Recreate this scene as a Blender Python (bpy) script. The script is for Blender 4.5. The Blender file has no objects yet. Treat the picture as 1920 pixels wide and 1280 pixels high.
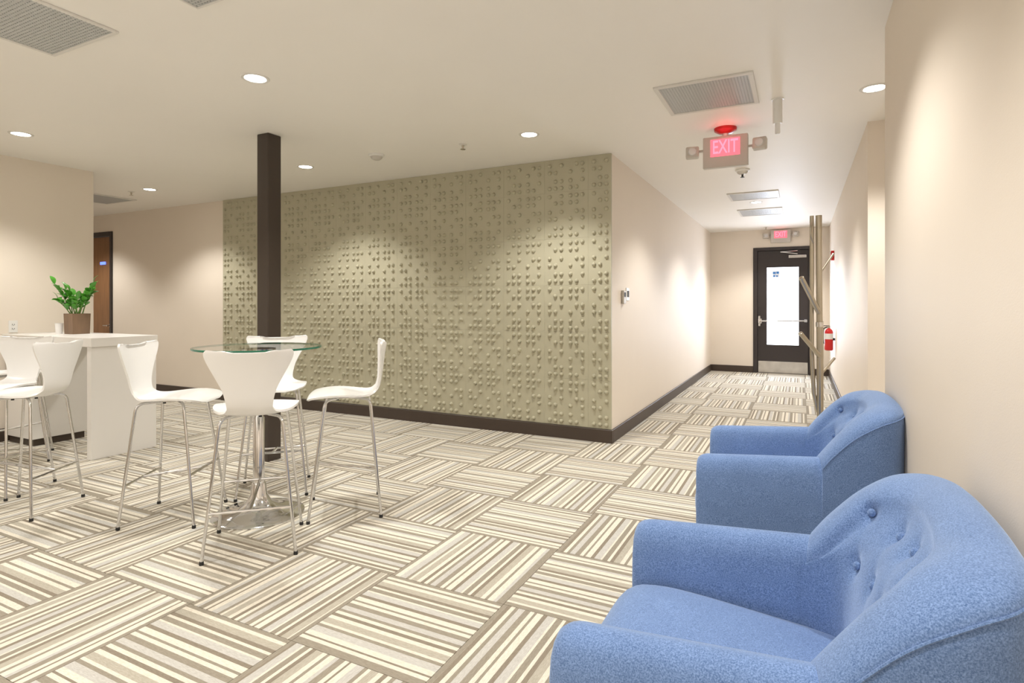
import bpy, bmesh, math, random
from mathutils import Vector, Matrix
random.seed(7)
S = bpy.context.scene
C = S.collection
PI = math.pi
# ------------------------------------------------------------------ camera
CAMH, CE = 1.312, 2.743
cd = bpy.data.cameras.new('camera'); cam = bpy.data.objects.new('camera', cd); C.objects.link(cam)
cd.sensor_width = 36.0; cd.lens = 36.0*1078/1920
cd.shift_y = -(640-571)/1920.0
cd.clip_start = 0.02
cam.location = (0, 0, CAMH)
cam.rotation_euler = (PI/2, 0, math.atan2(541, 1078))
S.camera = cam
# ------------------------------------------------------------------ world, exposure
S.view_settings.view_transform = 'Standard'; S.view_settings.look = 'None'
S.view_settings.gamma = 1; S.view_settings.use_curve_mapping = False
S.view_settings.exposure = 0.66
w = bpy.data.worlds.new('world'); S.world = w; w.use_nodes = True
bg = w.node_tree.nodes['Background']; bg.inputs[0].default_value = (0.93, 0.96, 1.0, 1); bg.inputs[1].default_value = 2.6
SPOT_W = 68.0
SPOT_COL = (1.0, 0.965, 0.915)
def light(name, kind, loc, energy, color=(1,1,1), **k):
    l = bpy.data.lights.new(name, kind); l.energy = energy; l.color = color
    o = bpy.data.objects.new(name, l); C.objects.link(o); o.location = loc
    for a, b in k.items():
        if a == 'rot': o.rotation_euler = b
        else: setattr(l, a, b)
    return o
# added fill light behind the camera, aimed up to brighten the ceiling
light('ceiling_fill', 'AREA', (-2.2, -2.2, 1.25), 55, (1.0, .97, .93), rot=(PI, 0, 0), shape='RECTANGLE', size=4.5, size_y=3.0)
# daylight arriving at the glazed door from the street behind it
light('door_daylight', 'AREA', (-0.30, 12.75, 1.45), 290, (0.78, 0.84, 1.0), rot=(-PI/2, 0, 0), shape='RECTANGLE', size=2.6, size_y=2.6)
# ------------------------------------------------------------------ materials
def mat(name, col=(.8,.8,.8), rough=.5, metal=0., **k):
    m = bpy.data.materials.new(name); m.use_nodes = True
    b = m.node_tree.nodes['Principled BSDF']
    b.inputs['Base Color'].default_value = (*col, 1); b.inputs['Roughness'].default_value = rough
    b.inputs['Metallic'].default_value = metal
    for a, v in k.items(): b.inputs[a].default_value = v
    return m
def N(m, typ, **k):
    n = m.node_tree.nodes.new(typ)
    for a, v in k.items(): setattr(n, a, v)
    return n
def L(m, a, b): m.node_tree.links.new(a, b)
def noisy(m, scale, amount, bump=0., bscale=None, detail=4, stretch=(1,1,1), dist=.002):
    """colour grain and fine relief on object coordinates"""
    b = m.node_tree.nodes['Principled BSDF']; col = b.inputs['Base Color'].default_value[:]
    tc = N(m, 'ShaderNodeTexCoord'); mp = N(m, 'ShaderNodeMapping'); mp.inputs['Scale'].default_value = stretch
    L(m, tc.outputs['Object'], mp.inputs['Vector'])
    nz = N(m, 'ShaderNodeTexNoise'); nz.inputs['Scale'].default_value = scale; nz.inputs['Detail'].default_value = detail
    L(m, mp.outputs[0], nz.inputs['Vector'])
    mx = N(m, 'ShaderNodeMix', data_type='RGBA')
    mx.inputs[6].default_value = tuple(c*(1-amount) for c in col[:3])+(1,)
    mx.inputs[7].default_value = tuple(min(1, c*(1+amount)) for c in col[:3])+(1,)
    L(m, nz.outputs['Fac'], mx.inputs[0]); L(m, mx.outputs[2], b.inputs['Base Color'])
    if bump:
        n2 = N(m, 'ShaderNodeTexNoise'); n2.inputs['Scale'].default_value = bscale or scale*3; n2.inputs['Detail'].default_value = 3
        L(m, mp.outputs[0], n2.inputs['Vector'])
        bp = N(m, 'ShaderNodeBump'); bp.inputs['Strength'].default_value = bump; bp.inputs['Distance'].default_value = dist
        L(m, n2.outputs['Fac'], bp.inputs['Height']); L(m, bp.outputs[0], b.inputs['Normal'])
    return m
M = {}
M['paint'] = noisy(mat('wall_paint', (.80,.722,.625), .6), 2.5, .02, .15, 260)
M['ceil'] = noisy(mat('ceiling_paint', (.88,.855,.805), .55), 2.0, .015, .12, 200)
M['panel'] = noisy(mat('olive_panel_paint', (.48,.455,.335), .45), 4, .04, .1, 300)
M['base'] = noisy(mat('dark_brown_trim', (.058,.040,.030), .45), 6, .12)
M['column'] = noisy(mat('column_paint', (.050,.036,.028), .38), 5, .10, stretch=(1,1,.2))
M['doorpaint'] = noisy(mat('dark_door_paint', (.035,.028,.028), .35), 5, .1)
M['wood'] = noisy(mat('brown_wood_door', (.25,.125,.055), .45), 4, .35, stretch=(8,8,.7))
M['white'] = mat('white_lacquer', (.90,.895,.885), .22)
M['counter'] = noisy(mat('white_counter_laminate', (.82,.80,.77), .28), 3, .01)
M['chrome'] = mat('chrome', (.72,.72,.73), .10, 1.)
M['brushed'] = noisy(mat('brushed_nickel', (.50,.46,.38), .30, 1.), 20, .1, stretch=(1,1,.1))
M['kick'] = noisy(mat('scuffed_steel', (.62,.60,.57), .32, 1.), 7, .25)
M['rubber'] = mat('black_rubber', (.02,.02,.02), .7)
M['plastic'] = mat('white_plastic', (.80,.79,.76), .4)
M['plasticg'] = mat('warm_grey_plastic', (.57,.54,.49), .45)
M['dark'] = mat('dark_slot', (.015,.015,.015), .6)
M['vent'] = noisy(mat('vent_metal', (.47,.48,.475), .45, .1), 30, .05)
M['ventf'] = mat('vent_frame_paint', (.72,.70,.66), .5)
M['red'] = mat('red_enamel', (.62,.02,.02), .3)
M['canopyglow'] = mat('canopy_red_glow', (.55,.01,.012), .3)  # red light of the exit sign put into the canopy's colour
M['legwood'] = mat('dark_leg_wood', (.06,.035,.02), .4)
M['greenedge'] = mat('green_glass_edge', (.015,.17,.10), .12, 0., IOR=1.5)
M['leaf'] = noisy(mat('glossy_leaf', (.085,.33,.035), .32), 14, .45)
M['stem'] = mat('stem_green', (.12,.26,.05), .5)
M['pot'] = noisy(mat('brown_planter', (.20,.125,.075), .5), 18, .4, .3, 60, stretch=(1,1,.25))
M['soil'] = mat('potting_soil', (.04,.025,.015), .9)
M['paper'] = mat('notice_paper', (.75,.80,.88), .6)
M['blue_ink'] = mat('blue_print', (.05,.22,.60), .6)
M['label'] = mat('white_label', (.85,.84,.82), .5)
M['bulb'] = mat('clear_bulb_lens', (.75,.76,.76), .1, .3)
def emis(name, col, s):
    m = mat(name, (0,0,0), .5); b = m.node_tree.nodes['Principled BSDF']
    b.inputs['Emission Color'].default_value = (*col, 1); b.inputs['Emission Strength'].default_value = s
    return m
M['lamp'] = emis('lamp_lens_light', (1, .97, .92), 14)
M['exit'] = emis('exit_letter_red', (1.0, .10, .14), 2.6)
M['exitface'] = emis('exit_face_red', (.95, .16, .20), .95)
M['bluelit'] = emis('blue_lit_sign', (.12, .20, 1.0), 1.6)
def glass(name, tint, refl=.06):
    m = bpy.data.materials.new(name); m.use_nodes = True; nt = m.node_tree; nt.nodes.clear()
    out = N(m, 'ShaderNodeOutputMaterial'); tr = N(m, 'ShaderNodeBsdfTransparent'); gl = N(m, 'ShaderNodeBsdfGlossy')
    tr.inputs[0].default_value = (*tint, 1); gl.inputs['Roughness'].default_value = .02
    fr = N(m, 'ShaderNodeFresnel'); fr.inputs[0].default_value = 1.3; mx = N(m, 'ShaderNodeMixShader')
    ge = N(m, 'ShaderNodeNewGeometry'); om = N(m, 'ShaderNodeMath', operation='SUBTRACT'); om.inputs[0].default_value = 1.0
    ml = N(m, 'ShaderNodeMath', operation='MULTIPLY'); L(m, ge.outputs['Backfacing'], om.inputs[1]); L(m, om.outputs[0], ml.inputs[0]); L(m, fr.outputs[0], ml.inputs[1])
    L(m, ml.outputs[0], mx.inputs[0]); L(m, tr.outputs[0], mx.inputs[1]); L(m, gl.outputs[0], mx.inputs[2]); L(m, mx.outputs[0], out.inputs[0])
    return m
M['glass'] = glass('table_glass', (.965,.985,.975)); M['doorglass'] = glass('door_glass', (.97,.98,.98))
M['cupglass'] = glass('cup_plastic', (.82,.84,.84))
def fabric():
    m = mat('blue_woven_fabric', (.10,.22,.47), .85); nt = m.node_tree; b = nt.nodes['Principled BSDF']
    b.inputs['Sheen Weight'].default_value = .6; b.inputs['Sheen Roughness'].default_value = .5
    b.inputs['Sheen Tint'].default_value = (.62,.76,1,1)
    b.inputs['Specular IOR Level'].default_value = .25
    tc = N(m, 'ShaderNodeTexCoord')
    n1 = N(m, 'ShaderNodeTexNoise'); n1.inputs['Scale'].default_value = 330; n1.inputs['Detail'].default_value = 3; n1.inputs['Roughness'].default_value = .7
    n2 = N(m, 'ShaderNodeTexNoise'); n2.inputs['Scale'].default_value = 9; n2.inputs['Detail'].default_value = 3
    L(m, tc.outputs['Object'], n1.inputs['Vector']); L(m, tc.outputs['Object'], n2.inputs['Vector'])
    r = N(m, 'ShaderNodeValToRGB'); r.color_ramp.elements[0].position = .34; r.color_ramp.elements[1].position = .66
    r.color_ramp.elements[0].color = (.075,.150,.34,1); r.color_ramp.elements[1].color = (.25,.38,.68,1)
    L(m, n1.outputs['Fac'], r.inputs[0])
    mx = N(m, 'ShaderNodeMix', data_type='RGBA', blend_type='MULTIPLY'); mx.inputs[0].default_value = .35
    L(m, r.outputs[0], mx.inputs[6]); r2 = N(m, 'ShaderNodeValToRGB'); r2.color_ramp.elements[0].color = (.7,.72,.75,1)
    r2.color_ramp.elements[0].position = .3; r2.color_ramp.elements[1].position = .7
    L(m, n2.outputs['Fac'], r2.inputs[0]); L(m, r2.outputs[0], mx.inputs[7]); L(m, mx.outputs[2], b.inputs['Base Color'])
    bp = N(m, 'ShaderNodeBump'); bp.inputs['Strength'].default_value = .35; bp.inputs['Distance'].default_value = .0015
    L(m, n1.outputs['Fac'], bp.inputs['Height']); L(m, bp.outputs[0], b.inputs['Normal'])
    return m
M['fabric'] = fabric()
TAUPE = (.34,.305,.245); CREAM = (.78,.735,.63); GREY = (.58,.565,.525); DARK = (.29,.25,.195); MID = (.49,.455,.38)
def carpet(name, use_attr=True):
    """striped carpet tile: a stripe sequence across local x, shifted from tile to tile by the property stripe_shift"""
    m = mat(name, (.5,.45,.38), .95); nt = m.node_tree; b = nt.nodes['Principled BSDF']; b.inputs['Specular IOR Level'].default_value = .15
    tc = N(m, 'ShaderNodeTexCoord'); sp = N(m, 'ShaderNodeSeparateXYZ'); L(m, tc.outputs['Object'], sp.inputs[0])
    at = N(m, 'ShaderNodeAttribute', attribute_type='OBJECT', attribute_name='stripe_shift')
    d = N(m, 'ShaderNodeMath', operation='DIVIDE'); d.inputs[1].default_value = .61; L(m, sp.outputs['X'], d.inputs[0])
    def ramp(seq, src, mult, smooth=False):
        ml = N(m, 'ShaderNodeMath', operation='MULTIPLY_ADD'); ml.inputs[1].default_value = mult
        L(m, src, ml.inputs[0]); L(m, at.outputs['Fac'], ml.inputs[2])
        fr = N(m, 'ShaderNodeMath', operation='FRACT'); L(m, ml.outputs[0], fr.inputs[0])
        r = N(m, 'ShaderNodeValToRGB'); cr = r.color_ramp; cr.interpolation = 'LINEAR' if smooth else 'CONSTANT'
        pos = 0
        for i, (wd, c) in enumerate(seq):
            if i < 2: e = cr.elements[i]; e.position = pos
            else: e = cr.elements.new(pos)
            e.color = (*c, 1); pos += wd
        L(m, fr.outputs[0], r.inputs[0]); return r
    seq = [(.045,TAUPE),(.03,CREAM),(.02,TAUPE),(.05,CREAM),(.035,DARK),(.055,GREY),(.02,CREAM),(.045,TAUPE),(.025,CREAM),(.03,DARK),
           (.06,MID),(.035,CREAM),(.025,TAUPE),(.05,CREAM),(.03,GREY),(.05,TAUPE),(.03,CREAM),(.02,DARK),(.045,CREAM),(.06,GREY),
           (.03,TAUPE),(.025,CREAM),(.055,MID),(.04,CREAM),(.03,DARK),(.035,CREAM),(.03,TAUPE),(.05,GREY)]
    t = sum(a for a, _ in seq); seq = [(a/t, c) for a, c in seq]
    r = ramp(seq, d.outputs[0], 1.0)
    # selvedge stripe on both long edges
    ab = N(m, 'ShaderNodeMath', operation='ABSOLUTE'); L(m, d.outputs[0], ab.inputs[0])
    gt = N(m, 'ShaderNodeMath', operation='GREATER_THAN'); gt.inputs[1].default_value = .466; L(m, ab.outputs[0], gt.inputs[0])
    mx = N(m, 'ShaderNodeMix', data_type='RGBA'); mx.inputs[7].default_value = (*TAUPE, 1)
    L(m, gt.outputs[0], mx.inputs[0]); L(m, r.outputs[0], mx.inputs[6])
    # yarn grain, drawn out along the stripes
    mp = N(m, 'ShaderNodeMapping'); mp.inputs['Scale'].default_value = (420, 60, 60); L(m, tc.outputs['Object'], mp.inputs[0])
    nz = N(m, 'ShaderNodeTexNoise'); nz.inputs['Scale'].default_value = 1; nz.inputs['Detail'].default_value = 3; L(m, mp.outputs[0], nz.inputs['Vector'])
    r3 = N(m, 'ShaderNodeValToRGB'); r3.color_ramp.elements[0].position = .3; r3.color_ramp.elements[0].color = (.72,.70,.68,1)
    r3.color_ramp.elements[1].position = .7; r3.color_ramp.elements[1].color = (1,1,1,1); L(m, nz.outputs['Fac'], r3.inputs[0])
    m2 = N(m, 'ShaderNodeMix', data_type='RGBA', blend_type='MULTIPLY'); m2.inputs[0].default_value = .8
    L(m, mx.outputs[2], m2.inputs[6]); L(m, r3.outputs[0], m2.inputs[7]); L(m, m2.outputs[2], b.inputs['Base Color'])
    bp = N(m, 'ShaderNodeBump'); bp.inputs['Strength'].default_value = .4; bp.inputs['Distance'].default_value = .002
    L(m, nz.outputs['Fac'], bp.inputs['Height']); L(m, bp.outputs[0], b.inputs['Normal'])
    return m
M['carpet'] = carpet('striped_carpet')
M['subfloor'] = noisy(mat('carpet_backing', (.36,.31,.24), .95), 40, .2)
# ------------------------------------------------------------------ mesh helpers
def mesh_of(bm, name='m', smooth=False, angle=None):
    bmesh.ops.recalc_face_normals(bm, faces=bm.faces[:])
    me = bpy.data.meshes.new(name); bm.to_mesh(me); bm.free()
    if smooth:
        me.polygons.foreach_set('use_smooth', [True]*len(me.polygons))
        if angle:
            me.set_sharp_from_angle(angle=angle)
    return me
def obj(name, bm, m, parent=None, smooth=False, angle=.7, loc=None, rot=None):
    me = bm if isinstance(bm, bpy.types.Mesh) else mesh_of(bm, name, smooth, angle)
    if m is not None and not me.materials: me.materials.append(m)
    o = bpy.data.objects.new(name, me); C.objects.link(o)
    if parent: o.parent = parent
    if loc is not None: o.location = loc
    if rot is not None: o.rotation_euler = rot
    return o
def thing(name, label, cat, loc=(0,0,0), rz=0, group=None):
    o = bpy.data.objects.new(name, None); C.objects.link(o); o.location = loc; o.rotation_euler = (0,0,rz)
    o.empty_display_size = .1
    return tag(o, label, cat, group)
def tag(o, label, cat, group=None):
    o['label'] = label; o['category'] = cat
    if group: o['group'] = group
    return o
def struct(name, bm, m, label=None, cat=None, **k):
    o = obj(name, bm, m, **k); o['kind'] = 'structure'
    if label: o['label'] = label
    if cat: o['category'] = cat
    return o
def box(bm, x0, x1, y0, y1, z0, z1, bev=0., seg=2):
    r = bmesh.ops.create_cube(bm, size=1)
    vs = r['verts']
    for v in vs:
        v.co = Vector(((x0+x1)/2+v.co.x*(x1-x0), (y0+y1)/2+v.co.y*(y1-y0), (z0+z1)/2+v.co.z*(z1-z0)))
    if bev:
        es = list({e for v in vs for e in v.link_edges})
        bmesh.ops.bevel(bm, geom=es, offset=bev, segments=seg, affect='EDGES', profile=.5)
def bx(*a, **k):
    bm = bmesh.new(); box(bm, *a, **k); return bm
def tube(bm, pts, r, n=10, caps=True, rad=None):
    pts = [Vector(p) for p in pts]; rings = []; up = None
    for i, p in enumerate(pts):
        t = (pts[min(i+1, len(pts)-1)]-pts[max(i-1, 0)]).normalized()
        if up is None:
            up = Vector((0,0,1)) if abs(t.z) < .9 else Vector((1,0,0))
        a = t.cross(up).normalized(); b = a.cross(t).normalized(); up = b
        rr = rad[i] if rad else r
        rings.append([bm.verts.new(p+a*math.cos(2*PI*k/n)*rr+b*math.sin(2*PI*k/n)*rr) for k in range(n)])
    for i in range(len(rings)-1):
        for k in range(n):
            bm.faces.new((rings[i][k], rings[i][(k+1)%n], rings[i+1][(k+1)%n], rings[i+1][k]))
    if caps:
        bm.faces.new(rings[0][::-1]); bm.faces.new(rings[-1])
def tb(pts, r, n=10, **k):
    bm = bmesh.new(); tube(bm, pts, r, n, **k); return bm
def lathe(bm, prof, n=32, c=(0,0,0), axis='z'):
    rings = []
    for (r, z) in prof:
        ring = []
        if r < 1e-6:
            ring = [bm.verts.new((c[0], c[1], c[2]+z))]*n
        else:
            for k in range(n):
                a = 2*PI*k/n; ring.append(bm.verts.new((c[0]+r*math.cos(a), c[1]+r*math.sin(a), c[2]+z)))
        rings.append(ring)
    for i in range(len(rings)-1):
        for k in range(n):
            q = [rings[i][k], rings[i][(k+1)%n], rings[i+1][(k+1)%n], rings[i+1][k]]
            u = []
            for v in q:
                if v not in u: u.append(v)
            if len(u) >= 3: bm.faces.new(u)
def lt(prof, n=32, c=(0,0,0)):
    bm = bmesh.new(); lathe(bm, prof, n, c); return bm
def cr(P, t):
    """Catmull-Rom through the tuples P at t in 0..1"""
    n = len(P)-1; x = min(max(t, 0), 1)*n; i = min(int(x), n-1); f = x-i
    p0 = P[max(i-1, 0)]; p1 = P[i]; p2 = P[i+1]; p3 = P[min(i+2, n)]
    return tuple(.5*(2*b+(-a+c)*f+(2*a-5*b+4*c-d)*f*f+(-a+3*b-3*c+d)*f**3) for a, b, c, d in zip(p0, p1, p2, p3))
def bend(pts, r, k=5):
    """round the corners of a polyline"""
    pts = [Vector(p) for p in pts]; out = [pts[0]]
    for i in range(1, len(pts)-1):
        a, b, c = pts[i-1], pts[i], pts[i+1]
        u = (a-b); v = (c-b); d = min(r, u.length*.45, v.length*.45)
        p = b+u.normalized()*d; q = b+v.normalized()*d
        for j in range(k+1):
            t = j/k; out.append(p*(1-t)**2+b*2*t*(1-t)+q*t*t)
    out.append(pts[-1]); return out
def copy_tree(o, parent=None):
    c = o.copy(); C.objects.link(c); c.parent = parent
    for ch in [x for x in KIDS.get(o, [])]: copy_tree(ch, c)
    return c
KIDS = {}
def index_kids():
    KIDS.clear()
    for o in C.objects:
        if o.parent: KIDS.setdefault(o.parent, []).append(o)

# ================================================================== THE SETTING
XL, XR, XR2, XC = -6.82, 0.39, 0.47, -1.60      # left wall, near right wall, corridor right wall, corridor left wall
YA, YF, YE, YB = 3.52, 5.29, 11.98, -4.6        # cross passage near side, feature wall plane, far end, open back
XLL, XRR = -11.4, 3.2
# floor ------------------------------------------------
bm = bmesh.new()
box(bm, XLL-.1, XRR+.1, YB, YE+.12, -.06, 0.0)
floor = struct('floor', bm, M['subfloor'], 'grey and cream striped carpet tile floor')
G = .6115; GX, GY = -1.158, 2.837
rects = [(XL, XR, YB, YF), (XLL, XRR, YA, YF), (XC, XR2, YA, YE)]
import itertools
fw = Vector((-math.sin(math.atan2(541,1078)), math.cos(math.atan2(541,1078)))); rt = Vector((fw.y, -fw.x))
tiles = []
for i in range(-18, 9):
    for j in range(-13, 17):
        x0 = GX+G*i; y0 = GY+G*j; best = None
        for (a, b, c, d) in rects:
            u0, u1, v0, v1 = max(x0, a), min(x0+G, b), max(y0, c), min(y0+G, d)
            if u1-u0 > .02 and v1-v0 > .02:
                A = (u1-u0)*(v1-v0)
                if best is None or A > best[0]: best = (A, u0, u1, v0, v1)
        if not best: continue
        cx, cy = (best[1]+best[2])/2, (best[3]+best[4])/2
        p = Vector((cx, cy)); dd = p.dot(fw); ss = p.dot(rt)
        if dd < .9: continue
        u = abs(ss/dd*1078)
        if u > 960+420/dd+80: continue
        if cx > XR2+.1: 
            if cx > 1.9: continue
        tiles.append((dd, i, j, x0+G/2, y0+G/2, best))
tiles.sort(); print('carpet tiles', len(tiles))
tile_full = {}
for (dd, i, j, tx, ty, (A, u0, u1, v0, v1)) in tiles[:300]:
    alongY = (i+1+j+1) % 2 == 0                 # stripes run along Y here, along X on the neighbours
    g = .0012; ax0, ax1, ay0, ay1 = u0-tx+g, u1-tx-g, v0-ty+g, v1-ty-g
    if not alongY:                               # turned a quarter: local x is world y
        ax0, ax1, ay0, ay1 = ay0, ay1, -ax1, -ax0
    key = tuple(round(q, 3) for q in (ax0, ax1, ay0, ay1))
    if key not in tile_full:
        b2 = bmesh.new(); box(b2, ax0, ax1, ay0, ay1, .0, .006)
        me = mesh_of(b2, 'carpet_tile'); me.materials.append(M['carpet']); tile_full[key] = me
    o = obj('carpet_tile', tile_full[key], None, floor, loc=(tx, ty, 0), rot=(0, 0, 0 if alongY else PI/2))
    o['stripe_shift'] = random.choice((0., .07, .19, .31, .43, .5, .62, .71, .86, .93))+random.uniform(0, .03)
# ceiling ----------------------------------------------
ceiling = struct('ceiling', bx(XLL-.1, XRR+.1, YB, YE+.12, CE, CE+.12), M['ceil'], 'off-white painted ceiling')
# walls ------------------------------------------------
T = .14
struct('wall_left', bx(XL-T, XL, YB, YA, 0, CE), M['paint'], 'cream painted wall behind the white counter')
struct('wall_left_passage', bx(XLL, XL-T, YA-T, YA, 0, CE), M['paint'], 'cream wall on the near side of the left passage')
struct('wall_right', bx(XR, XR+T, YB, YA, 0, CE), M['paint'], 'cream wall beside the blue armchairs')
struct('wall_right_passage', bx(XR+T, XRR, YA-T, YA, 0, CE), M['paint'], 'cream wall on the near side of the right passage')
struct('wall_right_passage_far', bx(XR2+T, XRR, YF-.02, YF+.12, 0, CE), M['paint'], 'cream wall at the mouth of the corridor')
struct('wall_passage_end_right', bx(XRR, XRR+.1, YA, YF, 0, CE), M['paint'], 'end wall of the right passage')
struct('wall_passage_end_left', bx(XLL-.1, XLL, YA, YF, 0, CE), M['paint'], 'end wall of the left passage')
struct('wall_back', bx(XL-T, XR+T, YB-.1, YB, 0, CE), M['paint'], 'cream wall behind the viewer')
struct('wall_corridor_left', bx(XC-T, XC, YF, YE, 0, CE), M['paint'], 'cream left wall of the long corridor')
struct('wall_corridor_right', bx(XR2, XR2+T, YF-.02, YE, 0, CE), M['paint'], 'cream right wall of the long corridor')
DX0, DX1, DZ = -.815, .195, 2.40                # far door opening
bm = bmesh.new(); box(bm, XC-T, DX0, YE, YE+.12, 0, CE); box(bm, DX1, XR2+T, YE, YE+.12, 0, CE); box(bm, DX0, DX1, YE, YE+.12, DZ, CE)
struct('wall_corridor_end', bm, M['paint'], 'cream end wall of the corridor around the dark glazed door')
LX0, LX1, LZ = -10.72, -9.71, 2.47              # wooden door of the left passage
bm = bmesh.new(); box(bm, XLL, LX0, YF, YF+.12, 0, CE); box(bm, LX1, XC-T, YF, YF+.12, 0, CE); box(bm, LX0, LX1, YF, YF+.12, LZ, CE)
feature = struct('wall_feature', bm, M['paint'], 'long wall faced with olive panels of raised dots')
# dotted wall panels -----------------------------------
PW = .4572; PZ0 = .132
COLS = [-.373, -.240, -.104, .104, .240, .373]
ROWS = [.0875, .235, .425, .575, .765, .9125]
PAT = [(1,0,1,1,1,1), (0,1,1,1,1,0), (1,0,1,0,1,1), (1,1,0,1,0,1), (0,1,1,1,0,1), (1,1,1,1,1,0)]
PAT2 = [(0,1,1,1,1,1), (1,0,1,1,1,0)]+PAT[2:]
def panel_mesh(pat, c0, c1, zmax):
    """one moulded panel, local origin at its lower centre, dots towards -y"""
    bm = bmesh.new(); g = .0005
    xa = (-.5 if c0 == 0 else 0)*PW+g; xb = (.5 if c1 == 6 else 0)*PW-g
    box(bm, xa, xb, 0, .02, g, min(PW, zmax)-g)
    for r in range(6):
        z = PW*(1-ROWS[r])
        if z+.02 > zmax: continue
        for c in range(c0, c1):
            if not pat[r][c]: continue
            x = COLS[c]*PW; R = .0215; H = .027; rings = []
            n = 12
            for (rr, hh) in ((1., 0), (.90, .35), (.70, .70), (.40, .93)):
                rings.append([bm.verts.new((x+R*rr*math.cos(2*PI*k/n), -H*hh, z+R*rr*math.sin(2*PI*k/n))) for k in range(n)])
            top = bm.verts.new((x, -H, z))
            for q in range(3):
                for k in range(n): bm.faces.new((rings[q][k], rings[q][(k+1)%n], rings[q+1][(k+1)%n], rings[q+1][k]))
            for k in range(n): bm.faces.new((rings[3][k], rings[3][(k+1)%n], top))
    me = mesh_of(bm, 'wall_panel', True, .9); me.materials.append(M['panel']); return me
pm = {}
xright = XC+.004
for r in range(6):
    z0 = PZ0+PW*r; zm = CE-.001-z0
    for c in range(13):
        if c == 0: c0, c1, xc = 0, 3, xright            # right-hand half column
        elif c == 12: c0, c1, xc = 3, 6, xright-PW*12
        else: c0, c1, xc = 0, 6, xright-PW*c
        v = 1 if (c in (2, 7, 10) and r % 2 == 1) else 0
        key = (c0, c1, r == 5, v)
        if key not in pm: pm[key] = panel_mesh(PAT2 if v else PAT, c0, c1, PW if r < 5 else zm)
        obj('wall_panel', pm[key], None, feature, loc=(xc, YF-.02, z0))
# baseboards -------------------------------------------
BH, BT = .13, .016
def baseboard(name, x0, x1, y0, y1, label):
    bm = bmesh.new(); box(bm, x0, x1, y0, y1, 0, BH, bev=.004, seg=1); return struct(name, bm, M['base'], label)
baseboard('baseboard_feature', XL-.28, XC+.02, YF-.042, YF, 'dark brown baseboard under the dotted panels')
baseboard('baseboard_passage_left', LX1+.02, XL-.28, YF-BT, YF, 'dark brown baseboard of the left passage')
baseboard('baseboard_corridor_left', XC, XC+.02, YF, YE, 'dark brown baseboard on the corridor left wall')
baseboard('baseboard_corridor_right', XR2-BT, XR2, YF-.02, YE, 'dark brown baseboard on the corridor right wall')
baseboard('baseboard_corridor_end_left', XC+.02, DX0-.002, YE-BT, YE, 'dark brown baseboard left of the glazed door')
baseboard('baseboard_corridor_end_right', DX1+.002, XR2-BT, YE-BT, YE, 'dark brown baseboard right of the glazed door')
baseboard('baseboard_left', XL, XL+BT, YB, YA, 'dark brown baseboard under the counter')
baseboard('baseboard_right', XR-BT, XR, YB, YA, 'dark brown baseboard behind the armchairs')
baseboard('baseboard_right_passage', XR2, XRR, YF-.02-BT, YF-.02, 'dark brown baseboard of the right passage')
# column -----------------------------------------------
bm = bx(-4.088, -3.953, 3.36, 3.495, 0, CE, bev=.008, seg=2)
struct('column', bm, M['column'], 'dark brown square steel column behind the glass table')
# far glazed door --------------------------------------
d = struct('door_2', bx(DX0, DX0+.075, YE-.02, YE+.09, 0, DZ, bev=.003, seg=1), M['doorpaint'], 'dark glazed exit door at the end of the corridor')
obj('door_jamb', bx(DX1-.06, DX1, YE-.02, YE+.09, 0, DZ, bev=.003, seg=1), M['doorpaint'], d)
obj('door_head', bx(DX0+.075, DX1-.06, YE-.02, YE+.09, DZ-.06, DZ, bev=.003, seg=1), M['doorpaint'], d)
a0, a1, g0, g1, gz0, gz1 = DX0+.08, DX1-.065, -.585, -.018, .54, 2.03
bm = bmesh.new()
for (p, q, r_, s) in ((a0, g0, .012, DZ-.065), (g1, a1, .012, DZ-.065), (g0, g1, .012, gz0), (g0, g1, gz1, DZ-.065)):
    box(bm, p, q, YE+.02, YE+.065, r_, s)
leaf = obj('door_leaf', bm, M['doorpaint'], d)
bm = bmesh.new(); box(bm, DX0+.07, DX0+.10, YE+.066, YE+.085, 0, DZ-.05); box(bm, DX1-.09, DX1-.05, YE+.066, YE+.085, 0, DZ-.05); box(bm, DX0+.07, DX1-.05, YE+.066, YE+.085, DZ-.09, DZ-.05)
obj('door_stop', bm, M['doorpaint'], d)
bm = bmesh.new()
for (p, q, r_, s) in ((g0-.012, g0+.012, gz0-.012, gz1+.012), (g1-.012, g1+.012, gz0-.012, gz1+.012), (g0, g1, gz0-.012, gz0+.012), (g0, g1, gz1-.012, gz1+.012)):
    box(bm, p, q, YE+.012, YE+.022, r_, s)
obj('glazing_bead', bm, M['doorpaint'], leaf)
obj('door_glass', bx(g0, g1, YE+.038, YE+.046, gz0, gz1), M['doorglass'], leaf)
pp = obj('notice', bx(-.475, -.36, YE+.034, YE+.037, 1.83, 1.95), M['paper'], leaf)
bm = bmesh.new()
for (p, q, r_, s) in ((-.47, -.42, 1.895, 1.935), (-.41, -.365, 1.90, 1.94), (-.465, -.43, 1.84, 1.875), (-.415, -.385, 1.84, 1.87)): box(bm, p, q, YE+.032, YE+.0345, r_, s)
bb = obj('notice_print', bm, M['blue_ink'], leaf); bb['label'] = 'blue print on the notice'
obj('kick_plate', bx(a0+.01, a1-.01, YE+.014, YE+.02, .02, .235, bev=.001, seg=1), M['kick'], leaf)
pb = bmesh.new(); tube(pb, [(a0+.05, YE-.045, 1.0), (a1-.02, YE-.045, 1.012)], .016, 12)
pb_o = obj('push_bar', pb, M['chrome'], leaf, True)
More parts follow.
